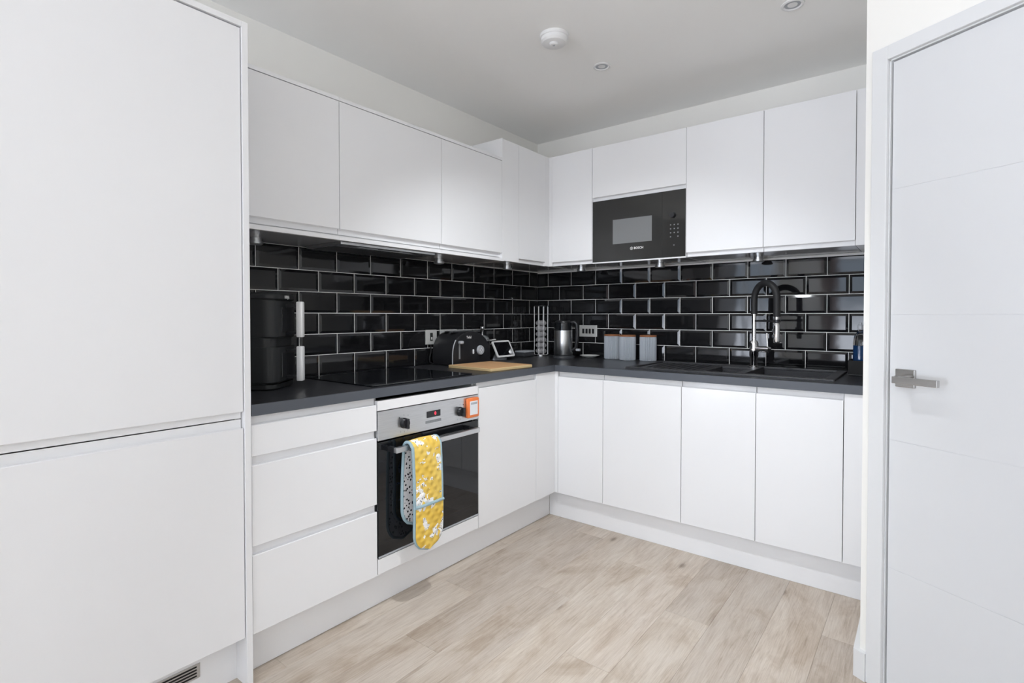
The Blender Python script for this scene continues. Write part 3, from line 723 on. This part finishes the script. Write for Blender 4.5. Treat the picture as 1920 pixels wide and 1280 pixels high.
# ------------------------------------------------------------------ things on the hob worktop
# air fryer, turned towards the room
t = thing('air_fryer', 'tall black air fryer with two stacked drawers and silver handles', 'air fryer', (.25, -2.24, WT))
PH = R(40); an = Vector((math.cos(PH), math.sin(PH), 0)); at_ = Vector((-math.sin(PH), math.cos(PH), 0)); ac = Vector((.378, -2.240, 0))
def ap(w, d, z): return ac + at_ * w - an * d + Vector((0, 0, z))
AW, AD = .240, .262
def round_block(w0, w1, d0, d1, z0, z1, rad, top=.0, seg=8):
    bm = bmesh.new(); out = []
    for cx_, cy_, a0 in ((w0 + rad, d0 + rad, math.pi), (w1 - rad, d0 + rad, 1.5 * math.pi), (w1 - rad, d1 - rad, 0), (w0 + rad, d1 - rad, .5 * math.pi)):
        for i in range(seg + 1): a = a0 + i / seg * math.pi / 2; out.append((cx_, cy_, math.cos(a), math.sin(a)))
    lev = [(z0, -.006), (z0 + .006, 0), (z1 - top, 0)] + ([(z1 - top * .3, -top * .45), (z1, -top * 1.3)] if top else [(z1, 0)])
    if z0 < -900: lev = lev[1:]
    rings = [[bm.verts.new(ap(c + (rad + o) * ca, d + (rad + o) * sa, z)) for c, d, ca, sa in out] for z, o in lev]
    n = len(out)
    for a, b in zip(rings, rings[1:]):
        for i in range(n): bm.faces.new((a[i], a[(i + 1) % n], b[(i + 1) % n], b[i]))
    bm.faces.new(rings[0][::-1]); bm.faces.new(rings[-1]); return bm
obj('base', round_block(.006, AW - .006, .006, AD - .006, WT + .001, WT + .022, .045), 'black_matte', t, 40)
obj('housing', round_block(.004, AW - .004, .012, AD, WT + .020, 1.268, .048), 'black_matte', t, 40)
obj('lid', round_block(0, AW, 0, AD, 1.266, 1.295, .050, .012), 'black_matte', t, 40)
for z0, z1, h0, h1 in ((1.118, 1.262, 1.118, 1.262), (.942, 1.082, .942, 1.083)):
    bw = obj('drawer', round_block(.002, AW - .002, .000, .20, z0, z1 + .001, .048), 'black_matte', t, 40)
    fr = bmesh.new()
    for w in (AW / 2 - .018, AW / 2 + .018): pass
    w0, w1 = AW / 2 - .052, AW / 2 + .052
    bm = bmesh.new(); b2 = bmesh.new(); bx(b2, w0, w1, -.0022, .002, z0 + .022, z1 - .022, .0018)
    for v in b2.verts: v.co = ap(v.co.x, v.co.y, v.co.z)
    obj('window', b2, 'black_plastic', bw)
    for z in (z0 + .018, z1 - .018): 
        b2 = bmesh.new(); bx(b2, AW / 2 - .012, AW / 2 + .012, -.044, .001, z - .007, z + .007, .002)
        for v in b2.verts: v.co = ap(v.co.x, v.co.y, v.co.z)
        obj('handle_bracket', b2, 'black_plastic', bw)
    b2 = bmesh.new(); bx(b2, AW / 2 - .014, AW / 2 + .014, -.066, -.040, h0, h1, .005)
    for v in b2.verts:
        v.co = ap(v.co.x, v.co.y, v.co.z)
    obj('handle', b2, 'bright_rod', bw, 30, label='vertical bright silver handle')
q = ap(AW / 2 - .0, -.0008, 1.279)
text_mesh('maker_lettering', 'NINJA', .017, 'print_white', t, q, at_, (0, 0, 1), .0004, bold=.0003)
# toaster
t = thing('toaster', 'black loaf-shaped toaster with grey dial behind the bamboo board', 'toaster', (.12, -.93, WT))
def loaf(y0, y1, x0, x1, z0, z1, n=2.25, bm=None, inset=0):
    bm = bm or bmesh.new(); cy = (y0 + y1) / 2; hw = (y1 - y0) / 2; prof = []
    for i in range(33):
        a = math.pi * i / 32; c, s = math.cos(a), math.sin(a)
        n = 2.8 if c > 0 else 2.15; prof.append((cy - hw * math.copysign(abs(c) ** (2 / n), c), z0 + .030 + (z1 - z0 - .030) * abs(s) ** (2 / n)))
    prof = [(y0 + .008, z0)] + prof + [(y1 - .008, z0)]
    def ring(x, o):
        r = []
        for y, z in prof: r.append(bm.verts.new((x, cy + (y - cy) * (1 - o / hw), z0 + (z - z0) * (1 - o / (z1 - z0)))))
        return r
    rings = [ring(x0, .008), ring(x0 + .006, 0), ring(x1 - .012, 0), ring(x1 - .003, .004), ring(x1, .012)]
    n_p = len(prof)
    for a, b in zip(rings, rings[1:]):
        for i in range(n_p): bm.faces.new((a[i], a[(i + 1) % n_p], b[(i + 1) % n_p], b[i]))
    bm.faces.new(rings[0][::-1]); bm.faces.new(rings[-1]); return bm
ty0, ty1, tx0, tx1, tz1 = -1.112, -.778, .030, .205, 1.112
tb = obj('body', loaf(ty0, ty1, tx0, tx1, WT + .004, tz1), 'black_plastic', t, 35)
rim = []
cyt = (ty0 + ty1) / 2; hwt = (ty1 - ty0) / 2
for i in range(33):
    a = math.pi * i / 32; c, s = math.cos(a), math.sin(a)
    n = 2.8; rim.append((tx1 - .006, cyt - (hwt - .003) * math.copysign(abs(c) ** (2 / n), c), WT + .034 + (tz1 - WT - .037) * abs(s) ** (2 / n)))
obj('edge_highlight', tube([(tx1 - .006, rim[0][1], WT + .006)] + rim[:8], .0032, 8), 'grey_plastic', t, 60, label='painted highlight on the front edge')  # edge highlight modelled as a grey strip up the left side
for xs_ in (.072, .142):
    obj('bread_slot', box(xs_ - .015, xs_ + .015, cyt - .115, cyt + .115, tz1 - .004, tz1 + .0012), 'dark_gap', tb)
    bm = bmesh.new()
    for a, b in ((xs_ - .018, xs_ - .015), (xs_ + .015, xs_ + .018)): bx(bm, a, b, cyt - .118, cyt + .118, tz1 - .004, tz1 + .003, .0006)
    for a, b in ((cyt - .118, cyt - .115), (cyt + .115, cyt + .118)): bx(bm, xs_ - .018, xs_ + .018, a, b, tz1 - .004, tz1 + .003, .0006)
    obj('slot_frame', bm, 'steel', tb)
fx = tx1
def tyz(u): return None
ly = -1.058
lt = obj('lever_track', box(fx - .001, fx + .0012, ly - .006, ly + .006, .955, 1.052), 'print_grey', t)
obj('lever', box(fx + .001, fx + .024, ly - .015, ly + .015, 1.042, 1.060, .006), 'grey_plastic', t, 40, label='pale grey lever knob')
dy, dz = -.882, .998
dl = obj('browning_dial', tube([(fx - .001, dy, dz), (fx + .006, dy, dz), (fx + .012, dy, dz)], [.029, .029, .026], 32), 'grey_plastic', t, 35)
for a in range(4): obj('dial_dot', tube([(fx + .0118, dy + .011 * math.cos(a * math.pi / 2), dz + .011 * math.sin(a * math.pi / 2)), (fx + .0126, dy + .011 * math.cos(a * math.pi / 2), dz + .011 * math.sin(a * math.pi / 2))], .0042, 12), 'label_white', dl)
obj('stop_button', box(fx - .001, fx + .007, -.949, -.937, .978, 1.006, .004), 'label_white', t, 40)
text_mesh('maker_lettering', 'Tefal', .021, 'print_white', t, (fx + .0004, -.978, 1.078), (0, 1, 0), (0, 0, 1), .0004, bold=.0004)
# pot behind the toaster
px, py = .082, -.722
t = thing('cooking_pot', 'small black pot with glass lid behind the toaster', 'pot', (px, py, WT))
obj('body', lathe([(.042, WT + .001), (.047, WT + .006), (.049, WT + .05), (.0495, 1.040), (.0505, 1.043)], px, py, 40), 'black_plastic', t, 40)
obj('lid', lathe([(.050, 1.0435), (.049, 1.050), (.042, 1.064), (.030, 1.075), (.014, 1.081), (.001, 1.082)], px, py, 40), 'lid_glass', t, 60, label='clear glass dome lid')
obj('lid_rim', tube([(px + .050 * math.cos(a * math.pi / 24), py + .050 * math.sin(a * math.pi / 24), 1.046) for a in range(48)], .0028, 8, closed=True), 'steel', t, 60)
obj('lid_knob', lathe([(.008, 1.081), (.006, 1.092), (.008, 1.112), (.014, 1.122), (.014, 1.132), (.009, 1.138), (.001, 1.139)], px, py, 28), 'steel', t, 50)
hdx = Vector((.55, .83, 0)); hsx = Vector((-.83, .55, 0)); hc = Vector((px, py, 1.046))
obj('side_handle', tube([hc + hdx * .048 + hsx * .012, hc + hdx * .085 + hsx * .012 + Vector((0, 0, .006)), hc + hdx * .085 - hsx * .012 + Vector((0, 0, .006)), hc + hdx * .048 - hsx * .012], .0048, 10), 'steel', t, 60)
# bamboo board
bc = (.42, -1.032); ba = R(-4)
def brd(dx, dy, z): return Vector((bc[0] + dx * math.cos(ba) - dy * math.sin(ba), bc[1] + dx * math.sin(ba) + dy * math.cos(ba), z))
t = thing('chopping_board', 'rectangular bamboo chopping board lying in front of the toaster', 'chopping board', (bc[0], bc[1], WT))
def bbrd(hx, hy, z0, z1, bev):
    b2 = box(-hx, hx, -hy, hy, z0, z1, bev)
    for v in b2.verts: v.co = brd(v.co.x, v.co.y, v.co.z)
    return b2
obj('board', bbrd(.165, .165, WT + .0006, WT + .016, .002), 'bamboo_edge', t)
obj('top_surface', bbrd(.1625, .1625, WT + .0155, WT + .0168, 0), 'bamboo', t)
# smart display
t = thing('smart_display', 'small tilted screen with white frame on grey foot beside toaster', 'display', (.15, -.58, WT))
dc = Vector((.150, -.588, .9905)); dn = Vector((.88, 0, .47)).normalized(); dx_ = Vector((0, 1, 0)); dy_ = dn.cross(dx_)
def dd(a, b, c): return dc + dx_ * a + dy_ * b + dn * c
def slab(hx, hy, c0, c1, rad, seg=6):
    bm = bmesh.new(); out = []
    for cx_, cy_, a0 in ((-hx + rad, -hy + rad, math.pi), (hx - rad, -hy + rad, 1.5 * math.pi), (hx - rad, hy - rad, 0), (-hx + rad, hy - rad, .5 * math.pi)):
        for i in range(seg + 1): a = a0 + i / seg * math.pi / 2; out.append((cx_ + rad * math.cos(a), cy_ + rad * math.sin(a)))
    A = [bm.verts.new(dd(x_, y_, c0)) for x_, y_ in out]; B_ = [bm.verts.new(dd(x_, y_, c1)) for x_, y_ in out]; n = len(out)
    for i in range(n): bm.faces.new((A[i], A[(i + 1) % n], B_[(i + 1) % n], B_[i]))
    bm.faces.new(A[::-1]); bm.faces.new(B_); return bm
obj('bezel', slab(.089, .059, -.008, 0, .012), 'white_plastic', t, 30, label='white frame')
obj('screen', slab(.0765, .0475, -.0005, .0006, .004), 'screen', t, 30, label='dark glossy screen')
ft = Vector((.116, -.588, 0))
bm = bmesh.new(); A = []
fx_ = dx_; fy_ = Vector((-fx_.y, fx_.x, 0))
for z, k in ((WT + .0008, 1.0), (WT + .024, .86), (WT + .050, .5)):
    A.append([bm.verts.new(ft + fx_ * .062 * k * math.cos(i * math.pi / 12) + fy_ * .036 * k * math.sin(i * math.pi / 12) + Vector((0, 0, z))) for i in range(24)])
for a, b in zip(A, A[1:]):
    for i in range(24): bm.faces.new((a[i], a[(i + 1) % 24], b[(i + 1) % 24], b[i]))
bm.faces.new(A[0][::-1]); bm.faces.new(A[-1]); obj('foot', bm, 'grey_plastic', t, 50, label='grey fabric foot')
# tin by the capsule tower
t = thing('storage_tin', 'low grey tin between the small screen and capsule tower', 'tin', (.075, -.255, WT))
bm = box(.035, .115, -.320, -.195, WT + .0008, WT + .030, .004); obj('base', bm, 'dark_grey', t, 30)
obj('lid', box(.033, .117, -.322, -.193, WT + .030, WT + .042, .003), 'grey_plastic', t, 30)
# capsule tower
cx_, cy_ = .112, -.112
t = thing('capsule_tower', 'tall chrome wire tower filled with coffee capsules in the corner', 'capsule holder', (cx_, cy_, WT))
obj('base', lathe([(.060, WT + .0006), (.060, WT + .008), (.055, WT + .011)], cx_, cy_, 36), 'chrome', t, 40)
obj('top_plate', lathe([(.054, 1.272), (.056, 1.275), (.054, 1.279)], cx_, cy_, 36), 'chrome', t, 40)
for i in range(4):
    a = R(38 + 90 * i)
    for da in (-.16, .16):
        obj('rod', cyl((cx_ + .052 * math.cos(a + da * 2.2), cy_ + .052 * math.sin(a + da * 2.2), WT + .008), (cx_ + .052 * math.cos(a + da * 2.2), cy_ + .052 * math.sin(a + da * 2.2), 1.275), .0024, 8), 'bright_rod', t, 60)
pod = None
for i in range(4):
    a = R(-7 + 90 * i)
    for k in range(6):
        z = WT + .034 + k * .0405; d = Vector((math.cos(a), math.sin(a), 0)); c = Vector((cx_, cy_, z))
        if pod is None:
            bm = tube([Vector((0, 0, 0)), Vector((.016, 0, 0)), Vector((.0165, 0, 0)), Vector((.030, 0, 0))], [.0205, .0205, .0178, .0120], 18)
            pod = mesh_of(bm, 'capsule', M['pod_foil'], 40)
        o = bpy.data.objects.new('coffee_capsule', pod); COL.objects.link(o); o.location = c + d * .012; o.rotation_euler = (0, 0, a)
        tag(o, 'coffee capsule in the wire tower, %s in column facing %s' % (('lowest', 'second lowest', 'third lowest', 'third highest', 'second highest', 'topmost')[k], ('kettle', 'back wall', 'hob wall', 'the room')[i]), 'capsule', 'coffee capsules in the wire tower')
# ------------------------------------------------------------------ things on the sink worktop
kx, ky = .392, -.245
t = thing('kettle', 'steel electric kettle with black lid and handle near corner', 'kettle', (kx, ky, WT))
obj('power_base', lathe([(.074, WT + .0006), (.076, WT + .006), (.074, WT + .018), (.064, WT + .021)], kx, ky, 40), 'dark_grey', t, 40)
kb = obj('body', lathe([(.060, WT + .024), (.063, WT + .028), (.062, WT + .12), (.060, 1.108)], kx, ky, 48), 'steel', t, 40)
obj('base_ring', lathe([(.061, WT + .0205), (.064, WT + .022), (.064, WT + .028), (.062, WT + .030)], kx, ky, 40, close=False), 'black_plastic', t, 40)
obj('collar', lathe([(.0605, 1.107), (.0600, 1.150), (.058, 1.160)], kx, ky, 48), 'black_glass', t, 40, label='glossy black collar')
obj('lid', lathe([(.058, 1.1595), (.055, 1.168), (.040, 1.1735), (.001, 1.1745)], kx, ky, 40), 'black_plastic', t, 40)
hd = Vector((.79, .612, 0))
hdir = Vector((.80, .25, 0)).normalized()
kp = lambda o, z: Vector((kx, ky, z)) + hdir * o
obj('handle', tube([kp(.052, 1.160), kp(.076, 1.164), (kp(.092, 1.150)), kp(.098, 1.110), kp(.096, 1.040), kp(.088, .990), kp(.058, .970)], [.011, .012, .0135, .014, .013, .011, .010], 12, flat=1.0), 'black_plastic', t, 50)
obj('switch_lever', box(kp(.096, 0).x - .006, kp(.096, 0).x + .022, kp(.096, 0).y - .010, kp(.096, 0).y + .010, .968, .984, .003), 'grey_plastic', t, 40)
sd_ = Vector((-.80, -.25, 0)).normalized()
bm = bmesh.new(); b0 = Vector((kx, ky, 0)); sv = Vector((-sd_.y, sd_.x, 0))
V = [b0 + sd_ * .052 + sv * .026 + Vector((0, 0, 1.160)), b0 + sd_ * .052 - sv * .026 + Vector((0, 0, 1.160)), b0 + sd_ * .084 - sv * .006 + Vector((0, 0, 1.163)), b0 + sd_ * .084 + sv * .006 + Vector((0, 0, 1.163)),
     b0 + sd_ * .056 + sv * .018 + Vector((0, 0, 1.115)), b0 + sd_ * .056 - sv * .018 + Vector((0, 0, 1.115))]
V = [bm.verts.new(v) for v in V]
for f in ((0, 1, 2, 3), (1, 0, 4, 5), (2, 5, 4, 3), (0, 3, 4), (1, 5, 2)): bm.faces.new([V[i] for i in f])
obj('spout', bm, 'black_plastic', t)
# saucer
t = single('saucer', lathe([(.030, WT + .0006), (.032, WT + .003), (.050, WT + .009), (.068, WT + .016), (.0685, WT + .0175), (.066, WT + .0172), (.048, WT + .011), (.030, WT + .0055), (.001, WT + .005)], .505, -.085, 44), 'white_ceramic', 'shallow white saucer between the kettle and grey canisters', 'saucer', 60)
# canisters
for x_, y_, lab in ((.672, -.075, 'ribbed grey canister with wooden lid nearest the kettle'), (.803, -.112, 'middle ribbed grey canister with wooden lid'), (.932, -.082, 'ribbed grey canister with wooden lid nearest the sink')):
    t = thing('canister', lab, 'canister', (x_, y_, WT), 'grey storage canisters on the worktop')
    obj('body', lathe([(.050, WT + .0006), (.053, WT + .004), (.0535, WT + .008), (.0535, 1.066), (.052, 1.070)], x_, y_, 72, ribs=1, ribd=.055), 'canister', t, 25)
    obj('lid', lathe([(.050, 1.0695), (.0535, 1.071), (.0535, 1.079), (.051, 1.081), (.001, 1.081)], x_, y_, 48), 'acacia', t, 40)
# washing-up caddy and bottle in the corner by the angled wall
t = thing('sponge_caddy', 'dark open caddy beside sink against the door wall', 'caddy', (2.085, -.205, WT))
obj('tray', box(2.045, 2.135, -.275, -.135, WT + .0008, WT + .008, .002), 'black_matte', t)
for nm, q in (('front_wall', (2.045, 2.135, -.275, -.271)), ('back_wall', (2.045, 2.135, -.139, -.135)), ('end_wall', (2.045, 2.049, -.271, -.139)), ('end_wall', (2.131, 2.135, -.271, -.139))):
    obj(nm, box(*q, WT + .008, WT + .074, .0012), 'dark_gap', t)
lx, ly_ = 2.088, -.200
t = thing('soap_bottle', 'clear soap bottle half full of blue liquid in dark caddy', 'bottle', (lx, ly_, WT + .009))
obj('bottle', lathe([(.026, WT + .0088), (.030, WT + .012), (.031, .985), (.030, 1.075), (.026, 1.105), (.016, 1.122), (.011, 1.128), (.011, 1.140)], lx, ly_, 32), 'glass', t, 40)
obj('liquid', lathe([(.025, WT + .011), (.028, WT + .014), (.029, .985), (.0285, 1.060)], lx, ly_, 32), 'blue_liquid', t, 40)
obj('cap', lathe([(.0125, 1.138), (.0125, 1.158), (.007, 1.162), (.006, 1.172)], lx, ly_, 24), 'grey_plastic', t, 40)

# ------------------------------------------------------------------ sockets and switches
def plate(run, s0, s1, z0, z1, name, lab, cat):
    p = rp(run, (s0 + s1) / 2, .0075, (z0 + z1) / 2)
    t = thing(name, lab, cat, p); obj('plate', rb(run, s0, s1, .0076, .0150, z0, z1, .002), 'plate', t); return t
t = plate('L', -1.144, -1.056, 1.035, 1.121, 'wall_switch', 'square steel wall switch with one black rocker beside toaster', 'switch')
obj('rocker', rb('L', -1.111, -1.091, .015, .0185, 1.056, 1.104, .002), 'socket_green', t)
obj('rocker_mark', rb('L', -1.105, -1.097, .0185, .0188, 1.064, 1.078), 'print_white', t)
t = plate('L', -1.028, -.884, 1.035, 1.121, 'wall_socket', 'double steel wall socket partly hidden behind the toaster', 'socket')
for s_ in (-.992, -.920):
    obj('socket_insert', rb('L', s_ - .024, s_ + .024, .015, .0156, 1.045, 1.088), 'black_plastic', t)
    obj('rocker', rb('L', s_ - .007, s_ + .007, .015, .0180, 1.096, 1.113, .001), 'black_plastic', t)
t = plate('B', .379, .521, 1.057, 1.139, 'grid_switch', 'wide steel switch plate with four black rockers above the kettle', 'switch')
for i in range(4):
    s_ = .413 + i * .0262; obj('rocker', rb('B', s_ - .0085, s_ + .0085, .015, .0185, 1.080, 1.114, .0015), 'black_plastic', t)
# power lead below the switch
single('power_lead', tube([(.0185, -1.108, 1.034), (.020, -1.110, .99), (.018, -1.118, .955), (.030, -1.128, .932), (.060, -1.124, .9215), (.050, -1.05, .9205)][:5], .0032, 8), 'black_rubber', 'thin black power lead dropping from the wall switch', 'cable', 60)
